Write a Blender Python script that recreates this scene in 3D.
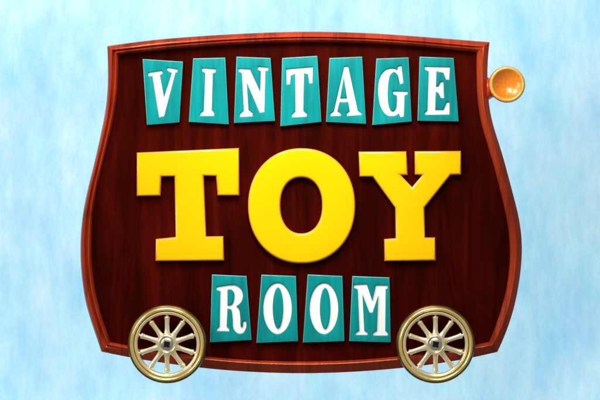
import bpy, bmesh, math, random
from mathutils import Vector, Matrix

random.seed(7)
for o in list(bpy.data.objects):
    bpy.data.objects.remove(o)
SC = bpy.context.scene
COL = SC.collection

# ------------------------------------------------------------------ camera, light, exposure
U = 0.002            # one photo pixel is 2 mm on the sign
Z0 = 1.5             # height of the sign's middle
CAM_D = 6.0
WALL_Y = 1.0

cam_d = bpy.data.cameras.new('camera')
cam = bpy.data.objects.new('camera', cam_d)
COL.objects.link(cam)
cam.location = (0, -CAM_D, Z0)
cam.rotation_euler = (math.radians(90), 0, 0)
cam_d.sensor_width = 36
cam_d.lens = 36 * CAM_D / (600 * U)
cam_d.clip_end = 100
SC.camera = cam

world = bpy.data.worlds.new('World')
SC.world = world
world.use_nodes = True
bg = world.node_tree.nodes['Background']
bg.inputs['Color'].default_value = (1.0, 0.98, 0.96, 1)
bg.inputs['Strength'].default_value = 0.20


def area(name, loc, target, size, power, color=(1, 1, 1), size_y=None):
    d = bpy.data.lights.new(name, 'AREA')
    d.energy = power
    d.color = color
    d.size = size
    if size_y:
        d.shape = 'RECTANGLE'
        d.size_y = size_y
    o = bpy.data.objects.new(name, d)
    COL.objects.link(o)
    o.location = loc
    o.rotation_euler = (Vector(target) - Vector(loc)).to_track_quat('-Z', 'Y').to_euler()
    return o


area('key_lamp', (-0.42, -0.80, Z0 + 1.12), (0.02, 0, Z0 + 0.10), 0.34, 14, (1.0, 0.97, 0.93))
area('side_lamp', (0.12, -1.6, Z0 + 1.30), (0.1, 0, Z0 - 0.1), 0.6, 18, (1.0, 0.97, 0.93))
area('added_edge_light', (-1.35, -1.0, Z0 + 0.40), (0, 0, Z0), 0.14, 9, (1.0, 0.95, 0.88), 0.7)  # unseen light added to put highlights on left-facing edges
spd = bpy.data.lights.new('spot_lamp', 'SPOT')
spd.energy = 56
spd.color = (1.0, 0.96, 0.9)
spd.spot_size = math.radians(33)
spd.spot_blend = 1.0
spd.shadow_soft_size = 0.12
spo = bpy.data.objects.new('spot_lamp', spd)
COL.objects.link(spo)
spo.location = (0.02, -1.05, Z0 + 1.02)
spo.rotation_euler = (Vector((0.03, 0, Z0 + 0.09)) - spo.location).to_track_quat('-Z', 'Y').to_euler()
area('added_wall_fill_top', (0, 0.2, Z0 + 1.35), (0, WALL_Y, Z0 + 1.35), 3.6, 31, (1.0, 1.0, 1.0), 0.5)  # unseen light added to brighten the wall evenly from above
area('added_wall_fill_low', (0, 0.2, Z0 - 1.25), (0, WALL_Y, Z0 - 1.25), 3.6, 32, (1.0, 1.0, 1.0), 0.4)  # unseen light added below to keep the lower wall bright

SC.view_settings.view_transform = 'Standard'
SC.view_settings.look = 'None'
SC.view_settings.exposure = 0.0
SC.view_settings.gamma = 1.0


# ------------------------------------------------------------------ materials
class NT:
    def __init__(self, name):
        self.m = bpy.data.materials.new(name)
        self.m.use_nodes = True
        self.t = self.m.node_tree
        self.b = self.t.nodes['Principled BSDF']

    def n(self, typ, **kw):
        nd = self.t.nodes.new(typ)
        for k, v in kw.items():
            if k in nd.inputs:
                nd.inputs[k].default_value = v
            else:
                setattr(nd, k, v)
        return nd

    def l(self, a, b):
        self.t.links.new(a, b)

    def coords(self, scale=(1, 1, 1), loc=(0, 0, 0)):
        tc = self.n('ShaderNodeTexCoord')
        mp = self.n('ShaderNodeMapping')
        mp.inputs['Scale'].default_value = scale
        mp.inputs['Location'].default_value = loc
        self.l(tc.outputs['Object'], mp.inputs['Vector'])
        return mp.outputs['Vector']

    def noise(self, vec, scale, detail=5, rough=0.55, dist=0.0):
        nd = self.n('ShaderNodeTexNoise')
        nd.inputs['Scale'].default_value = scale
        nd.inputs['Detail'].default_value = detail
        nd.inputs['Roughness'].default_value = rough
        nd.inputs['Distortion'].default_value = dist
        self.l(vec, nd.inputs['Vector'])
        return nd.outputs['Fac']

    def ramp(self, fac, stops):
        r = self.n('ShaderNodeValToRGB')
        el = r.color_ramp.elements
        while len(el) < len(stops):
            el.new(0.5)
        for e, (p, c) in zip(el, stops):
            e.position = p
            e.color = (*c, 1) if len(c) == 3 else c
        self.l(fac, r.inputs['Fac'])
        return r.outputs['Color']

    def mix(self, a, b, fac, mode='MIX'):
        x = self.n('ShaderNodeMix')
        x.data_type = 'RGBA'
        x.blend_type = mode
        if isinstance(fac, (int, float)):
            x.inputs[0].default_value = fac
        else:
            self.l(fac, x.inputs[0])
        for s, v in ((6, a), (7, b)):
            if isinstance(v, tuple):
                x.inputs[s].default_value = (*v, 1)
            else:
                self.l(v, x.inputs[s])
        return x.outputs[2]

    def bump(self, h, strength=0.2, dist=0.001):
        bp = self.n('ShaderNodeBump')
        bp.inputs['Strength'].default_value = strength
        bp.inputs['Distance'].default_value = dist
        self.l(h, bp.inputs['Height'])
        self.l(bp.outputs['Normal'], self.b.inputs['Normal'])

    def set(self, **kw):
        for k, v in kw.items():
            self.b.inputs[k.replace('_', ' ')].default_value = v


def wood(name, dark, mid, light, rough=0.35, spec=0.3, seam=True):
    k = NT(name)
    v = k.coords((1, 0.1, 0.075))
    fine = k.noise(v, 170, 6, 0.62, 0.15)
    broad = k.noise(k.coords((1, 0.1, 0.12)), 26, 4, 0.55, 0.8)
    patch = k.noise(k.coords((1, 1, 0.6)), 5.0, 3, 0.5)
    c = k.ramp(broad, [(0.28, dark), (0.5, mid), (0.74, light)])
    f = k.ramp(fine, [(0.3, (0.62, 0.6, 0.6)), (0.56, (1, 1, 1)), (0.75, (1.25, 1.2, 1.15))])
    c = k.mix(c, f, 0.55, 'MULTIPLY')
    p = k.ramp(patch, [(0.3, (0.50, 0.48, 0.48)), (0.66, (1.45, 1.35, 1.3))])
    c = k.mix(c, p, 0.8, 'MULTIPLY')
    # thin dark veins that follow the grain
    vein = k.noise(k.coords((1, 0.1, 0.09), (4.3, 1.7, 0.4)), 15, 3, 0.5, 0.9)
    vm = k.ramp(vein, [(0.485, (0, 0, 0)), (0.5, (1, 1, 1)), (0.515, (0, 0, 0))])
    c = k.mix(c, tuple(x * 0.35 for x in dark), k.mix((0, 0, 0), vm, 0.45), 'MIX')
    k.l(c, k.b.inputs['Base Color'])
    rr = k.ramp(fine, [(0.3, (rough + .12,) * 3), (0.7, (rough - .05,) * 3)])
    k.l(rr, k.b.inputs['Roughness'])
    k.b.inputs['Specular IOR Level'].default_value = spec
    k.bump(fine, 0.12, 0.0008)
    return k.m


M = {}
M['panel'] = wood('dark_mahogany', (0.012, 0.0007, 0.0003), (0.036, 0.0016, 0.0007), (0.070, 0.0034, 0.0012), 0.42, 0.2)
M['panel'].node_tree.nodes['Principled BSDF'].inputs['Specular Tint'].default_value = (0.8, 0.1, 0.05, 1)

M['frame'] = wood('red_mahogany', (0.20, 0.016, 0.005), (0.35, 0.034, 0.010), (0.47, 0.056, 0.016), 0.24, 1.0)
M['frame'].node_tree.nodes['Principled BSDF'].inputs['Specular Tint'].default_value = (1.0, 0.36, 0.18, 1)


def teal_mat():
    k = NT('teal_paint')
    fine = k.noise(k.coords((1, 1, 0.07)), 130, 5, 0.6, 0.2)
    broad = k.noise(k.coords((1, 1, 0.2)), 22, 3, 0.5, 0.6)
    c = k.ramp(broad, [(0.3, (0.0, 0.225, 0.23)), (0.7, (0.001, 0.33, 0.325))])
    f = k.ramp(fine, [(0.3, (0.72, 0.72, 0.72)), (0.6, (1.05, 1.05, 1.05))])
    c = k.mix(c, f, 0.7, 'MULTIPLY')
    k.l(c, k.b.inputs['Base Color'])
    k.set(Roughness=0.4)
    k.b.inputs['Coat Weight'].default_value = 0.3
    k.b.inputs['Coat Roughness'].default_value = 0.25
    k.b.inputs['Specular IOR Level'].default_value = 0.1
    k.bump(fine, 0.12, 0.0006)
    return k.m


def paint(name, col, rough, spec, var=0.06, coat=0.0):
    k = NT(name)
    n = k.noise(k.coords(), 14, 4, 0.55)
    c = k.ramp(n, [(0.3, tuple(x * (1 - var) for x in col)), (0.7, tuple(min(1, x * (1 + var)) for x in col))])
    k.l(c, k.b.inputs['Base Color'])
    k.set(Roughness=rough)
    k.b.inputs['Specular IOR Level'].default_value = spec
    k.b.inputs['Coat Weight'].default_value = coat
    k.b.inputs['Coat Roughness'].default_value = 0.2
    k.bump(k.noise(k.coords(), 260, 3, 0.5), 0.04, 0.0005)
    return k.m


def metal(name, a, b, r0, r1, met=1.0):
    k = NT(name)
    n = k.noise(k.coords(), 30, 5, 0.6, 0.4)
    k.l(k.ramp(n, [(0.3, a), (0.7, b)]), k.b.inputs['Base Color'])
    g = k.noise(k.coords(), 90, 4, 0.6)
    k.l(k.ramp(g, [(0.3, (r0,) * 3), (0.7, (r1,) * 3)]), k.b.inputs['Roughness'])
    k.set(Metallic=met)
    k.bump(g, 0.06, 0.0008)
    return k.m


M['orange'] = paint('orange_edge_shade', (0.98, 0.40, 0.012), 0.34, 1.0, 0.012, 1.0)
M['teal'] = teal_mat()
M['teal_highlight'] = paint('teal_edge_highlight', (0.10, 0.46, 0.45), 0.35, 0.5, 0.15, 0.5)
M['white'] = paint('white_paint', (0.93, 0.94, 0.94), 0.45, 0.3, 0.02)
M['yellow'] = paint('yellow_enamel', (0.97, 0.55, 0.0), 0.2, 0.22, 0.012)
M['gold'] = metal('worn_gold', (0.88, 0.64, 0.16), (0.98, 0.80, 0.36), 0.14, 0.26, 0.6)
M['bronze'] = metal('dark_bronze', (0.10, 0.055, 0.012), (0.26, 0.16, 0.04), 0.25, 0.4, 0.8)
M['pale_gold'] = metal('pale_gold', (0.94, 0.82, 0.46), (0.98, 0.91, 0.64), 0.15, 0.26, 0.58)
M['hub'] = metal('grey_steel', (0.70, 0.70, 0.52), (0.88, 0.86, 0.68), 0.2, 0.35)
M['black'] = paint('black_iron', (0.006, 0.006, 0.006), 0.5, 0.2, 0.2)
M['red_stem'] = paint('red_lacquer', (0.62, 0.045, 0.008), 0.3, 0.5, 0.06)
M['steel'] = metal('dull_steel', (0.25, 0.25, 0.26), (0.4, 0.4, 0.41), 0.4, 0.5)


def amber_mat(name, a, b, met):
    k = NT(name)
    n = k.noise(k.coords(), 190, 6, 0.8)
    k.l(k.ramp(n, [(0.35, a), (0.6, b)]), k.b.inputs['Base Color'])
    k.set(Roughness=0.3, Metallic=met)
    k.b.inputs['Coat Weight'].default_value = 0.8
    k.b.inputs['Coat Roughness'].default_value = 0.16
    k.bump(k.noise(k.coords(), 420, 3, 0.6), 0.35, 0.0012)
    return k.m


M['amber'] = amber_mat('hammered_amber_brass', (1.0, 0.17, 0.002), (1.0, 0.36, 0.014), 0.12)
M['amber_rim'] = amber_mat('pale_brass_rim', (1.0, 0.40, 0.02), (1.0, 0.70, 0.15), 0.1)


def wall_mat():
    k = NT('washed_blue_paint')
    big = k.noise(k.coords((1, 1, 0.45), (3.1, 0, 1.2)), 8.5, 8, 0.66, 0.1)
    c = k.ramp(big, [(0.30, (0.31, 0.645, 0.87)), (0.45, (0.41, 0.715, 0.89)), (0.56, (0.48, 0.765, 0.90)), (0.72, (0.62, 0.835, 0.92))])
    st = k.noise(k.coords((1, 1, 0.25)), 46, 7, 0.72, 0.1)
    s = k.ramp(st, [(0.3, (0.84, 0.92, 0.965)), (0.5, (1, 1, 1)), (0.70, (1.13, 1.06, 1.01))])
    c = k.mix(c, s, 0.9, 'MULTIPLY')
    grain = k.noise(k.coords((1, 1, 0.7)), 170, 4, 0.7)
    g = k.ramp(grain, [(0.3, (0.93, 0.965, 0.985)), (0.7, (1.05, 1.025, 1.01))])
    c = k.mix(c, g, 0.9, 'MULTIPLY')
    hue = k.noise(k.coords((1, 1, 0.6), (9, 2, 5)), 13, 4, 0.6, 0.1)
    h = k.ramp(hue, [(0.35, (0.94, 1.02, 1.0)), (0.65, (1.04, 0.975, 1.015))])
    c = k.mix(c, h, 0.85, 'MULTIPLY')
    k.l(c, k.b.inputs['Base Color'])
    k.set(Roughness=0.85)
    k.b.inputs['Specular IOR Level'].default_value = 0.1
    k.bump(k.noise(k.coords((1, 1, 0.4)), 60, 5, 0.6), 0.15, 0.002)
    return k.m


M['wall'] = wall_mat()


# ------------------------------------------------------------------ geometry helpers
def X(px):
    return (px - 300) * U


def Z(py):
    return Z0 - (py - 200) * U


def finish(me, mat, angle=38):
    me.materials.clear()
    me.materials.append(mat)
    for p in me.polygons:
        p.use_smooth = True
    me.set_sharp_from_angle(angle=math.radians(angle))
    me.update()


def link(name, me, mat, parent=None, angle=38):
    o = bpy.data.objects.new(name, me)
    COL.objects.link(o)
    finish(me, mat, angle)
    if parent:
        o.parent = parent
    return o


def bm_obj(name, bm, mat, parent=None, angle=38):
    me = bpy.data.meshes.new(name)
    bmesh.ops.recalc_face_normals(bm, faces=bm.faces)
    bm.to_mesh(me)
    bm.free()
    return link(name, me, mat, parent, angle)


def area2(p):
    return 0.5 * sum(p[i][0] * p[(i + 1) % len(p)][1] - p[(i + 1) % len(p)][0] * p[i][1] for i in range(len(p)))


def smooth_loop(pts, sub=6):
    """Corner points are pairs; points with a third entry are passed through smoothly."""
    n = len(pts)
    P = [Vector(p[:2]) for p in pts]
    S = [len(p) > 2 for p in pts]
    out = []
    for i in range(n):
        j = (i + 1) % n
        a, b = P[i], P[j]
        out.append(tuple(a))
        if not (S[i] or S[j]):
            continue
        ta = (P[j] - P[i - 1]) * 0.5 if S[i] else (b - a)
        tb = (P[(j + 1) % n] - P[i]) * 0.5 if S[j] else (b - a)
        d = (b - a).length
        if ta.length > d: ta = ta.normalized() * d
        if tb.length > d: tb = tb.normalized() * d
        for q in range(1, sub):
            t = q / sub
            h = (2*t**3 - 3*t**2 + 1) * a + (t**3 - 2*t**2 + t) * ta + (-2*t**3 + 3*t**2) * b + (t**3 - t**2) * tb
            out.append(tuple(h))
    return out


def ellipse(cx, cy, rx, ry, n=64, e=2.0):
    out = []
    for i in range(n):
        t = 2 * math.pi * i / n
        c, s = math.cos(t), math.sin(t)
        out.append((cx + rx * math.copysign(abs(c) ** (2 / e), c), cy + ry * math.copysign(abs(s) ** (2 / e), s)))
    return out


def offset_loop(p, d):
    """Move a closed loop to its left by d with mitred corners."""
    n = len(p)
    out = []
    for i in range(n):
        a, b, c = Vector(p[i - 1]), Vector(p[i]), Vector(p[(i + 1) % n])
        e, f = (b - a).normalized(), (c - b).normalized()
        ne, nf = Vector((-e.y, e.x)), Vector((-f.y, f.x))
        m = ne + nf
        k = max(m.length_squared / 2, 0.25)
        out.append(tuple(b + m * (d / k)))
    return out


def cut_out(loops, y_back, y_front, bevel, res=3, drop=None):
    """Solid cut from photo-pixel loops (first is the outline, the others holes or islands); y in pixels of depth.
    The front edge is rounded by bevel pixels inwards and drop pixels in depth."""
    drop = bevel if drop is None else drop
    bm = bmesh.new()
    front, back = [], []
    for lp in loops:
        pts = [tuple(p[:2]) for p in lp['p']]
        if (area2(pts) > 0) == lp.get('hole', False):
            pts.reverse()
        rings = [(pts, y_back)]
        if bevel > 0:
            for k in range(res + 1):
                t = math.pi / 2 * k / res
                rings.append((offset_loop(pts, bevel * (1 - math.cos(t))), y_front + drop * (1 - math.sin(t))))
        else:
            rings.append((pts, y_front))
        vs = [[bm.verts.new((X(x), y * U, Z(z))) for x, z in r] for r, y in rings]
        n = len(pts)
        for r0, r1 in zip(vs, vs[1:]):
            for i in range(n):
                j = (i + 1) % n
                bm.faces.new((r0[i], r0[j], r1[j], r1[i]))
        for ring, store in ((vs[0], back), (vs[-1], front)):
            for i in range(n):
                store.append(bm.edges.get((ring[i], ring[(i + 1) % n])))
    for store in (front, back):
        bmesh.ops.triangle_fill(bm, use_beauty=True, use_dissolve=False, edges=store)
    bmesh.ops.recalc_face_normals(bm, faces=bm.faces)
    me = bpy.data.meshes.new('solid')
    bm.to_mesh(me)
    bm.free()
    return me


def lathe(profile, seg=96, closed=False):
    """Revolve (radius, depth) pairs in pixels about the y axis."""
    bm = bmesh.new()
    rings = []
    for r, y in profile:
        if r < 1e-6:
            rings.append([bm.verts.new((0, y * U, 0))])
        else:
            rings.append([bm.verts.new((r * U * math.cos(2*math.pi*i/seg), y * U, r * U * math.sin(2*math.pi*i/seg))) for i in range(seg)])
    pairs = list(zip(rings, rings[1:]))
    if closed:
        pairs.append((rings[-1], rings[0]))
    for a, b in pairs:
        for i in range(seg):
            j = (i + 1) % seg
            if len(a) == 1 and len(b) == 1:
                continue
            if len(a) == 1:
                bm.faces.new((a[0], b[i], b[j]))
            elif len(b) == 1:
                bm.faces.new((a[i], b[0], a[j]))
            else:
                bm.faces.new((a[i], b[i], b[j], a[j]))
    return bm


def arc(cr, cy, r, a0, a1, n=10):
    return [(cr + r * math.cos(math.radians(a0 + (a1 - a0) * i / n)), cy + r * math.sin(math.radians(a0 + (a1 - a0) * i / n))) for i in range(n + 1)]


def catmull(pts, n):
    """Resample an open traced line smoothly to n points by arc length."""
    P = [Vector(p) for p in pts]
    dense = []
    for i in range(len(P) - 1):
        a = P[max(i - 1, 0)]; b = P[i]; c = P[i + 1]; d = P[min(i + 2, len(P) - 1)]
        for q in range(16):
            t = q / 16
            dense.append(0.5 * ((2*b) + (c - a)*t + (2*a - 5*b + 4*c - d)*t*t + (3*b - a - 3*c + d)*t**3))
    dense.append(P[-1])
    L = [0]
    for a, b in zip(dense, dense[1:]):
        L.append(L[-1] + (b - a).length)
    out, k = [], 0
    for i in range(n):
        s = L[-1] * i / (n - 1)
        while k < len(L) - 2 and L[k + 1] < s:
            k += 1
        t = (s - L[k]) / max(L[k + 1] - L[k], 1e-9)
        out.append(dense[k].lerp(dense[k + 1], min(t, 1)))
    for _ in range(n // 4):                               # take the small wobbles of the trace out
        out = [out[0]] + [(out[i - 1] + out[i] * 2 + out[i + 1]) / 4 for i in range(1, n - 1)] + [out[-1]]
    return out


# ------------------------------------------------------------------ the wall behind
bm = bmesh.new()
bmesh.ops.create_cube(bm, size=1)
bmesh.ops.scale(bm, vec=(6, 0.12, 3.6), verts=bm.verts)
wall = bm_obj('wall', bm, M['wall'])
wall.location = (0, WALL_Y + 0.06, 1.8)
wall['kind'] = 'structure'
wall['label'] = 'pale blue wall with washed streaky paint behind the sign'

# ------------------------------------------------------------------ the sign
sign = bpy.data.objects.new('wagon_sign', None)
COL.objects.link(sign)
sign.location = (0, 0.04, Z(374))
sign['label'] = 'dark mahogany wagon shaped sign with yellow and teal lettering and two gold spoked wheels'
sign['category'] = 'sign'
SIGN_PARTS = []


def to_sign(o, label=None):
    SIGN_PARTS.append(o)
    if label:
        o['label'] = label
    return o


# traced frame, outer and inner lines, corner to corner
OUT = {
    'top': [(107.2, 45.8), (116, 44.6), (156, 39.5), (200, 36), (240, 33.6), (295, 31.5), (340, 31.9), (380, 33.5), (427, 37), (470, 40.4), (489.6, 42)],
    'right': [(489.6, 42), (488.2, 52), (487.4, 67), (487.8, 93), (491, 118), (495.2, 132), (503.5, 158), (513.8, 197), (518.6, 215), (521.6, 235), (522.0, 258), (518, 290), (511, 319), (501, 345), (497.5, 352)],
    'bottom': [(497.5, 352), (470, 358.3), (432, 364.6), (395, 368.8), (350, 372.2), (300, 373.5), (250, 372), (205, 368.4), (160, 362.6), (129, 357.4), (101.3, 351.8)],
    'left': [(101.3, 351.8), (99, 345), (90.5, 320), (85.3, 302), (82, 280), (80.3, 258), (80.6, 235), (83, 212), (88.7, 185), (95, 160), (103.3, 122), (107, 99), (108, 78), (107.6, 56), (107.2, 45.8)],
}
INN = {
    'top': [(118.7, 55), (156, 50.6), (200, 46.8), (240, 44.2), (295, 42.2), (340, 42.4), (380, 43.7), (427, 47), (476.8, 52)],
    'right': [(476.8, 52), (476.6, 70), (477.2, 96), (480, 118), (484.7, 135.5), (494, 166), (502.5, 200), (508, 225), (510.2, 247), (509.6, 268), (506, 292), (498, 320), (489.3, 342)],
    'bottom': [(489.3, 342), (470, 346.3), (432, 352.8), (395, 357), (350, 360.6), (300, 361.8), (250, 360.4), (205, 356.6), (160, 351), (129, 346), (110.5, 342.2)],
    'left': [(110.5, 342.2), (102.5, 320), (96.6, 299), (93, 278), (91.2, 255), (91.6, 232), (93.7, 204), (99.5, 176), (106, 150), (113, 121), (116.8, 96), (118.2, 76), (118.7, 55)],
}
# moulding: fraction from outer to inner line, height towards the viewer in pixels; each rail's own section, eased into its
# neighbour's at the mitres
FR = {
    'top': [(0.0, 26), (0.0, -0.5), (0.03, -1.4), (0.10, -2.5), (0.22, -4.0), (0.36, -5.2), (0.46, -5.7), (0.53, -5.6), (0.565, -4.2), (0.59, -2.2),
            (0.625, -2.1), (0.655, -4.4), (0.69, -6.4), (0.75, -7.2), (0.81, -6.7), (0.87, -5.2), (0.94, -3.3), (1.0, -1.2), (1.0, 6), (0.75, 26)],
    'left': [(0.0, 26), (0.0, 0.5), (0.04, -1.0), (0.10, -2.6), (0.17, -4.1), (0.26, -5.4), (0.34, -6.0), (0.41, -5.7), (0.47, -4.0), (0.53, -1.6),
             (0.59, -1.3), (0.64, -3.2), (0.70, -4.8), (0.76, -5.5), (0.82, -5.4), (0.88, -4.5), (0.94, -3.0), (1.0, -1.2), (1.0, 6), (0.75, 26)],
    'right': [(0.0, 26), (0.0, 0.5), (0.05, -0.3), (0.12, -1.2), (0.19, -2.2), (0.26, -3.1), (0.33, -4.1), (0.39, -5.0), (0.44, -5.6), (0.49, -6.0),
              (0.54, -6.1), (0.59, -5.8), (0.64, -4.6), (0.69, -4.2), (0.77, -4.2), (0.87, -3.3), (0.94, -2.3), (1.0, -1.2), (1.0, 6), (0.75, 26)],
    'bottom': [(0.0, 26), (0.0, 1.0), (0.05, 0.4), (0.12, -0.3), (0.22, -1.3), (0.32, -2.3), (0.42, -3.3), (0.52, -4.3), (0.60, -5.2), (0.67, -6.0),
               (0.72, -6.8), (0.76, -7.4), (0.80, -7.5), (0.84, -7.3), (0.88, -6.6), (0.92, -5.0), (0.96, -3.0), (1.0, -1.2), (1.0, 6), (0.75, 26)],
}
ORDER = ('top', 'right', 'bottom', 'left')


def blend(p, q, t):
    return [(a[0] + (b[0] - a[0]) * t, a[1] + (b[1] - a[1]) * t) for a, b in zip(p, q)]


for si, side in enumerate(ORDER):
    n = 110
    A, B = catmull(OUT[side], n), catmull(INN[side], n)
    prev, nxt = FR[ORDER[si - 1]], FR[ORDER[(si + 1) % 4]]
    bm = bmesh.new()
    rows = []
    for k, (a, b) in enumerate(zip(A, B)):
        u = k / (n - 1)
        w0, w1 = max(0, 1 - u / 0.07), max(0, 1 - (1 - u) / 0.07)
        pf = blend(FR[side], prev, 0.5 * w0 * w0)
        pf = blend(pf, nxt, 0.5 * w1 * w1)
        rows.append([bm.verts.new((X(a.x + (b.x - a.x) * f), h * U, Z(a.y + (b.y - a.y) * f))) for f, h in pf])
    m = len(rows[0])
    for r0, r1 in zip(rows, rows[1:]):
        for i in range(m):
            j = (i + 1) % m
            bm.faces.new((r0[i], r0[j], r1[j], r1[i]))
    to_sign(bm_obj('rail', bm, M['frame'], None, 32))

# wooden panel: one board cut a little past the inner line so that the rails cover its edge
loop = []
for side in ('top', 'right', 'bottom', 'left'):
    A, B = catmull(OUT[side], 60), catmull(INN[side], 60)
    loop += [tuple(b.lerp(a, 0.06)) for a, b in zip(A, B)][:-1]
to_sign(link('panel', cut_out([{'p': loop}], 22, 2.5, 0.0), M['panel']))


# ------------------------------------------------------------------ lettering
def loc(z, pts):
    ox, oy, s = z
    return [(ox + p[0] / s, oy + p[1] / s) + tuple(p[2:]) for p in pts]


W1, W2, W3, W4 = (136, 50, 5), (226, 50, 5), (306, 50, 5), (356, 50, 5)
R1, R2 = (206, 268, 5), (290, 268, 5)
s_ = 1
TILES = [
    ('V', W1, [(33, 45), (236, 58), (217, 362), (55, 375)],
     [[(63, 115), (128, 105), (132, 116), (118, 125), (140, 238), (181, 113), (166, 106), (156, 98), (159, 90), (207, 98), (205, 109), (196, 111), (139, 329), (117, 333), (84, 128), (65, 129)]]),
    ('I', W1, [(286, 42), (447, 38), (464, 372), (264, 360)],
     [[(332, 92), (398, 97), (396, 110), (382, 115), (377, 298), (390, 315), (388, 327), (323, 328), (325, 316), (341, 303), (348, 113), (333, 105)]]),
    ('N', W2, [(52, 33), (223, 40), (245, 355), (40, 366)],
     [[(64, 95), (118, 97), (172, 212), (176, 104), (160, 97), (162, 85), (210, 89), (209, 100), (195, 104), (190, 307), (170, 311), (103, 158), (110, 298), (132, 316), (130, 329), (72, 332), (72, 320), (91, 302), (81, 113), (66, 107)]]),
    ('T', W2, [(280, 40), (457, 29), (477, 360), (272, 382)],
     [[(303, 97), (432, 86), (430, 162), (418, 165), (411, 119), (388, 112), (384, 303), (403, 320), (401, 331), (331, 334), (332, 322), (349, 306), (347, 115), (322, 126), (318, 168), (304, 170)]]),
    ('A', W3, [(117, 40), (281, 33), (300, 370), (100, 360)],
     [[(192, 84), (209, 84), (256, 302), (276, 317), (274, 322), (206, 327), (206, 317), (220, 305), (212, 258), (165, 258), (154, 306), (172, 317), (171, 327), (123, 328), (125, 318), (141, 305)],
      [(188, 133), (207, 242), (168, 242)]]),
    ('G', W3, [(351, 43), (513, 37), (528, 358), (331, 376)],
     [[(461, 83), (475, 80), (484, 163), (470, 168), (460, 126, s_), (438, 107, s_), (416, 130, s_), (406, 200, s_), (408, 262, s_), (418, 298, s_), (434, 308, s_), (451, 292, s_), (456, 252), (455, 226), (438, 220), (437, 207), (506, 209), (504, 221), (490, 225), (486, 330), (472, 333), (464, 314), (440, 326, s_), (402, 322, s_), (372, 276, s_), (361, 200, s_), (370, 138, s_), (398, 101, s_), (436, 93, s_), (456, 103)]]),
    ('E', W4, [(317, 33), (488, 40), (513, 358), (307, 354)],
     [[(344, 84), (467, 87), (463, 146), (450, 146), (438, 112), (399, 103), (397, 184), (412, 182), (424, 160), (434, 160), (437, 238), (425, 238), (412, 212), (396, 206), (393, 300), (438, 300), (454, 262), (465, 262), (464, 320), (346, 322), (346, 312), (358, 302), (364, 105), (346, 97)]]),
    ('R', R1, [(30, 32), (203, 40), (228, 360), (20, 372)],
     [[(54, 95), (112, 86), (145, 86, s_), (172, 103, s_), (183, 135, s_), (174, 168, s_), (150, 190), (164, 206, s_), (170, 245, s_), (171, 285, s_), (179, 298, s_), (187, 286, s_), (188, 266), (199, 265), (199, 295, s_), (183, 323, s_), (156, 322, s_), (138, 298, s_), (135, 250, s_), (128, 208, s_), (106, 199), (102, 292), (115, 302), (114, 314), (57, 312), (58, 301), (70, 292), (74, 113), (55, 108)],
      [(106, 107), (124, 104, s_), (142, 122, s_), (144, 150, s_), (136, 176, s_), (122, 186, s_), (106, 187)]]),
    ('O', R1, [(277, 33), (450, 40), (460, 366), (252, 375)],
     [ellipse(357.5, 201, 69.5, 126.5), ellipse(360, 198.5, 28, 104)]),
    ('O', R2, [(88, 32), (262, 40), (272, 366), (64, 373)],
     [ellipse(169.5, 201.5, 69.5, 126.5), ellipse(175.5, 201, 28, 104)]),
    ('M', R2, [(311, 40), (497, 47), (504, 372), (296, 366)],
     [[(321, 84), (382, 81), (411, 166), (431, 86), (486, 87), (485, 100), (476, 104), (474, 312), (488, 325), (486, 335), (417, 335), (418, 322), (436, 312), (441, 135), (411, 220), (398, 220), (361, 128), (369, 312), (386, 322), (385, 332), (329, 332), (330, 322), (348, 312), (340, 104), (322, 98)]]),
]
WHERE = {0: 'at the left end of the top row', 1: 'second in the top row', 2: 'third in the top row', 3: 'in the middle of the top row', 4: 'fifth in the top row',
         5: 'sixth in the top row', 6: 'at the right end of the top row', 7: 'at the left end of the bottom row', 8: 'beside the R in the bottom row',
         9: 'beside the M in the bottom row', 10: 'at the right end of the bottom row'}
for i, (ch, zz, quad, loops) in enumerate(TILES):
    q = loc(zz, quad)
    L = [smooth_loop(loc(zz, lp)) for lp in loops]
    L = [offset_loop(p, (-0.3 if area2(p) > 0 else 0.3) * (1 if k == 0 else -1)) for k, p in enumerate(L)]
    # teal board with the letter routed out of its face (a counter stays as an island on the floor board)
    face = cut_out([{'p': q}] + [{'p': lp, 'hole': k == 0} for k, lp in enumerate(L)], 0.3, -3.4, 1.1, 4, 1.1)
    tile = to_sign(link('letter_tile', face, M['teal'], None, 30), 'teal tile with a white letter %s %s' % (ch, WHERE[i]))
    tile.data.materials.append(M['teal_highlight'])       # light caught by the outer edges, painted in as paler teal
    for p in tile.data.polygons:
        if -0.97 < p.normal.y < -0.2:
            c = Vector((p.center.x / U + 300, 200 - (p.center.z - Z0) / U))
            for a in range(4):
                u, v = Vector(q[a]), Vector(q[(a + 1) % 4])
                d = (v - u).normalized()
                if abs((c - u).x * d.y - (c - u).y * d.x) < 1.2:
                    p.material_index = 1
    # white letter lying in the routed recess
    me = cut_out([{'p': lp, 'hole': k == 1} for k, lp in enumerate(L)], 1.2, -1.6, 0.0)
    letter = link('letter', me, M['white'], tile, 30)
    # closing board behind
    bq = [Vector(p) for p in q]
    c = sum(bq, Vector((0, 0))) / 4
    bm = bmesh.new()
    f0 = [bm.verts.new((X(p.x), 2.7 * U, Z(p.y))) for p in (c + (p - c) * 0.985 for p in bq)]
    f1 = [bm.verts.new((X(p.x), 0.2 * U, Z(p.y))) for p in (c + (p - c) * 0.985 for p in bq)]
    bm.faces.new(f0); bm.faces.new(f1)
    for a in range(4):
        b = (a + 1) % 4
        bm.faces.new((f0[a], f0[b], f1[b], f1[a]))
    link_back = bm_obj('backing', bm, M['teal'], tile, 30)

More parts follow.
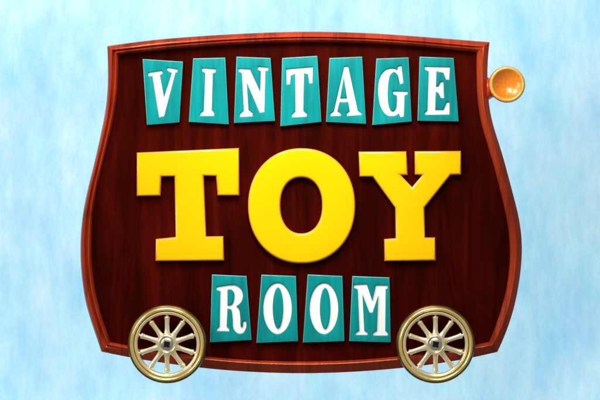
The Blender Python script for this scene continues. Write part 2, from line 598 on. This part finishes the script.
BIG = [
    ('T', [[(136.8, 152.6), (239.2, 148), (239.3, 195.6), (217.6, 195.6), (216, 176), (203.8, 175.8), (206.3, 236.4), (223.6, 236.2), (224.2, 260.6), (155.6, 261.2), (155.8, 239), (175.6, 237), (174.6, 176.4), (161.4, 176.6), (160.6, 195.8), (136.8, 196.2)]]),
    ('O', [ellipse(301.6, 205.8, 53.6, 57.6, 96, 2.12), ellipse(301.2, 205.4, 20.8, 28.0, 72, 2.2)]),
    ('Y', [[(358.4, 151.6), (406.4, 151.4), (407.6, 175), (400.6, 175), (412, 187), (422.2, 175), (414.8, 174.6), (414.4, 151.2), (461, 151), (461, 174.8), (450.6, 175), (424.4, 207.5), (425, 237.5), (435.2, 237.5), (435.6, 260.6), (384.4, 261.2), (384, 239), (395.6, 238.2), (395, 207.6), (372.4, 176.8), (359.6, 176.8)]]),
]


for ch, loops in BIG:
    L = loops
    me = cut_out([{'p': lp, 'hole': k == 1} for k, lp in enumerate(L)], 2.8, -5.6, 2.7, 7, 3.0)
    lo = to_sign(link('big_letter', me, M['yellow'], None, 60), 'large glossy yellow letter %s' % ch)
    me.materials.append(M['orange'])                 # shade on the rounded edge, painted in as an orange tone
    for p in me.polygons:
        p.material_index = 0 if p.normal.y < -0.93 else 1


# ------------------------------------------------------------------ wheels
def make_wheel():
    w = bpy.data.objects.new('wheel', None)
    COL.objects.link(w)
    tyre = [(36.2, -8.5), (37.4, -8.0), (38.6, -9.5), (39.1, -12), (39.2, -15), (38.9, -17.4), (38.3, -18.7), (37.5, -19.3), (36.8, -19.3), (36.4, -18.6)]
    bm_obj('tyre', lathe(tyre, 128, True), M['bronze'], w, 40)
    band = [(33.2, -9.0), (37.0, -9.0), (37.1, -18.6), (36.8, -20.2), (36.1, -21.3), (35.2, -21.7), (34.3, -21.3), (33.6, -20.2), (33.2, -18.6)]
    bm_obj('gold_band', lathe(band, 128, True), M['gold'], w, 40)
    rim = [(32.7, -9.0), (32.7, -18.4), (32.3, -19.8), (31.5, -20.5), (30.5, -20.3), (29.7, -19.5), (29.3, -18.2), (29.2, -13), (29.4, -9.0)]
    bm_obj('rim', lathe(rim, 128, True), M['pale_gold'], w, 40)
    hub = [(0, -9), (9.0, -9), (10.0, -10), (10.3, -17.0), (10.0, -18.8), (9.2, -20.0), (8.2, -20.4), (7.3, -20.0), (6.9, -19.2), (0, -19.2)]
    bm_obj('hub', lathe(hub, 64), M['pale_gold'], w, 40)
    cap = [(6.8, -19.0), (6.7, -19.6), (6.0, -20.2), (4.6, -20.7), (2.5, -21.0), (0, -21.1)]
    bm_obj('hub_cap', lathe(cap, 64), M['hub'], w, 40)
    # square axle nut: dark block with a notch cut in each side
    bm = bmesh.new()
    a, t, d = 2.9, 0.5, 0.35
    pl = [(-a, -a), (-t, -a), (-t*.5, -a+d), (t*.5, -a+d), (t, -a), (a, -a), (a, -t), (a-d, -t*.5), (a-d, t*.5), (a, t), (a, a), (t, a), (t*.5, a-d), (-t*.5, a-d), (-t, a), (-a, a), (-a, t), (-a+d, t*.5), (-a+d, -t*.5), (-a, -t)]
    ca, sa = math.cos(math.radians(-8)), math.sin(math.radians(-8))
    vs = [[bm.verts.new(((x*ca - y*sa) * U, yy * U, (x*sa + y*ca) * U)) for x, y in pl] for yy in (-20.5, -22.6)]
    bm.faces.new(vs[0]); bm.faces.new(vs[1])
    for i in range(len(pl)):
        j = (i + 1) % len(pl)
        bm.faces.new((vs[0][i], vs[0][j], vs[1][j], vs[1][i]))
    bm_obj('axle_nut', bm, M['black'], w, 30)
    bm_obj('axle', lathe([(0, 1), (4, 1), (4, -9.5), (0, -9.5)], 32), M['steel'], w, 40)
    # ten turned spokes with flared feet
    SP = [(9.0, 3.8), (10.2, 3.4), (12, 2.8), (15, 2.4), (20, 2.35), (24, 2.5), (25.6, 2.8), (26.4, 3.05), (27.2, 2.9), (27.7, 2.2), (27.9, 1.4), (30.2, 1.4)]
    for k in range(10):
        ang = math.radians(90 + 36 * k)
        bm = bmesh.new()
        rings = []
        for r, q in SP:
            ring = []
            for s in range(16):
                a = 2 * math.pi * s / 16
                tx, ty = q * math.cos(a), q * math.sin(a) * 0.95
                yc = -15.6
                ring.append(bm.verts.new(((r * math.cos(ang) - tx * math.sin(ang)) * U, (yc + ty) * U, (r * math.sin(ang) + tx * math.cos(ang)) * U)))
            rings.append(ring)
        for a_, b_ in zip(rings, rings[1:]):
            for s in range(16):
                bm.faces.new((a_[s], a_[(s + 1) % 16], b_[(s + 1) % 16], b_[s]))
        bm.faces.new(rings[0]); bm.faces.new(rings[-1])
        bm_obj('spoke', bm, M['pale_gold'], w, 50)
    return w


wheel = make_wheel()
wheel.location = (X(167.8), 0, Z(343.4))
wheel2 = wheel.copy()
COL.objects.link(wheel2)
for ch in list(wheel.children):
    c = ch.copy()
    COL.objects.link(c)
    c.parent = wheel2
wheel2.location = (X(434.8), 0, Z(343.4))
to_sign(wheel)
to_sign(wheel2)

# ------------------------------------------------------------------ brass knob on a red stem
kx, kz = X(506.6), Z(84.6)
knob = bpy.data.objects.new('knob', None)
COL.objects.link(knob)
rimp = [(14.4, -9.8), (14.9, -10.4), (15.5, -10.8), (16.2, -10.9), (16.9, -10.6), (17.5, -9.6), (17.7, -8.2), (17.3, -6.6), (16.2, -5.2), (13.0, -4.0), (9.0, -3.2), (9, -5), (13.8, -6.5)]
bm_obj('knob_rim', lathe(rimp, 96, True), M['amber_rim'], knob, 70)
dish = [(14.6, -10.1), (13.6, -9.2), (11.5, -7.6), (8.5, -6.0), (5, -4.9), (2.4, -4.4), (0, -4.3)]
bm_obj('knob_dish', lathe(dish, 96), M['amber'], knob, 70)
bm_obj('backplate', lathe([(0, -3.6), (17.6, -5.4), (18.2, -4.6), (17.0, -3.0), (0, -2.8)], 96), M['red_stem'], knob, 40)
knob.location = (kx, 0, kz)
# short turned stem between the frame's edge and the back of the disc
bm = lathe([(0, 0), (11.5, 0), (11.8, 1.2), (11.0, 3.0), (9.0, 6.0), (8.2, 10), (8.2, 14), (0, 14)], 48)
bmesh.ops.rotate(bm, cent=(0, 0, 0), matrix=Matrix.Rotation(math.radians(90), 3, 'Z'), verts=bm.verts)
bmesh.ops.translate(bm, vec=(X(486.6) - kx, 5.5 * U, Z(88.5) - kz), verts=bm.verts)
bmesh.ops.scale(bm, vec=(-1, 1, 1), space=Matrix.Translation((-(X(486.6) - kx), 0, 0)), verts=bm.verts)
stem = bm_obj('stem', bm, M['red_stem'], knob, 40)
to_sign(knob, 'round amber brass knob on a red stem')

# rods that hold the sign off the wall
for px in (200, 400):
    d = (WALL_Y / U)
    to_sign(bm_obj('mounting_rod', lathe([(0, 20), (5, 20), (5, d - 6), (16, d - 6), (16, d), (0, d)], 24), M['steel'])).location = (X(px), 0, Z(180))

inv = Matrix.Translation(-sign.location)
for o in SIGN_PARTS:
    o.parent = sign
    o.matrix_parent_inverse = inv
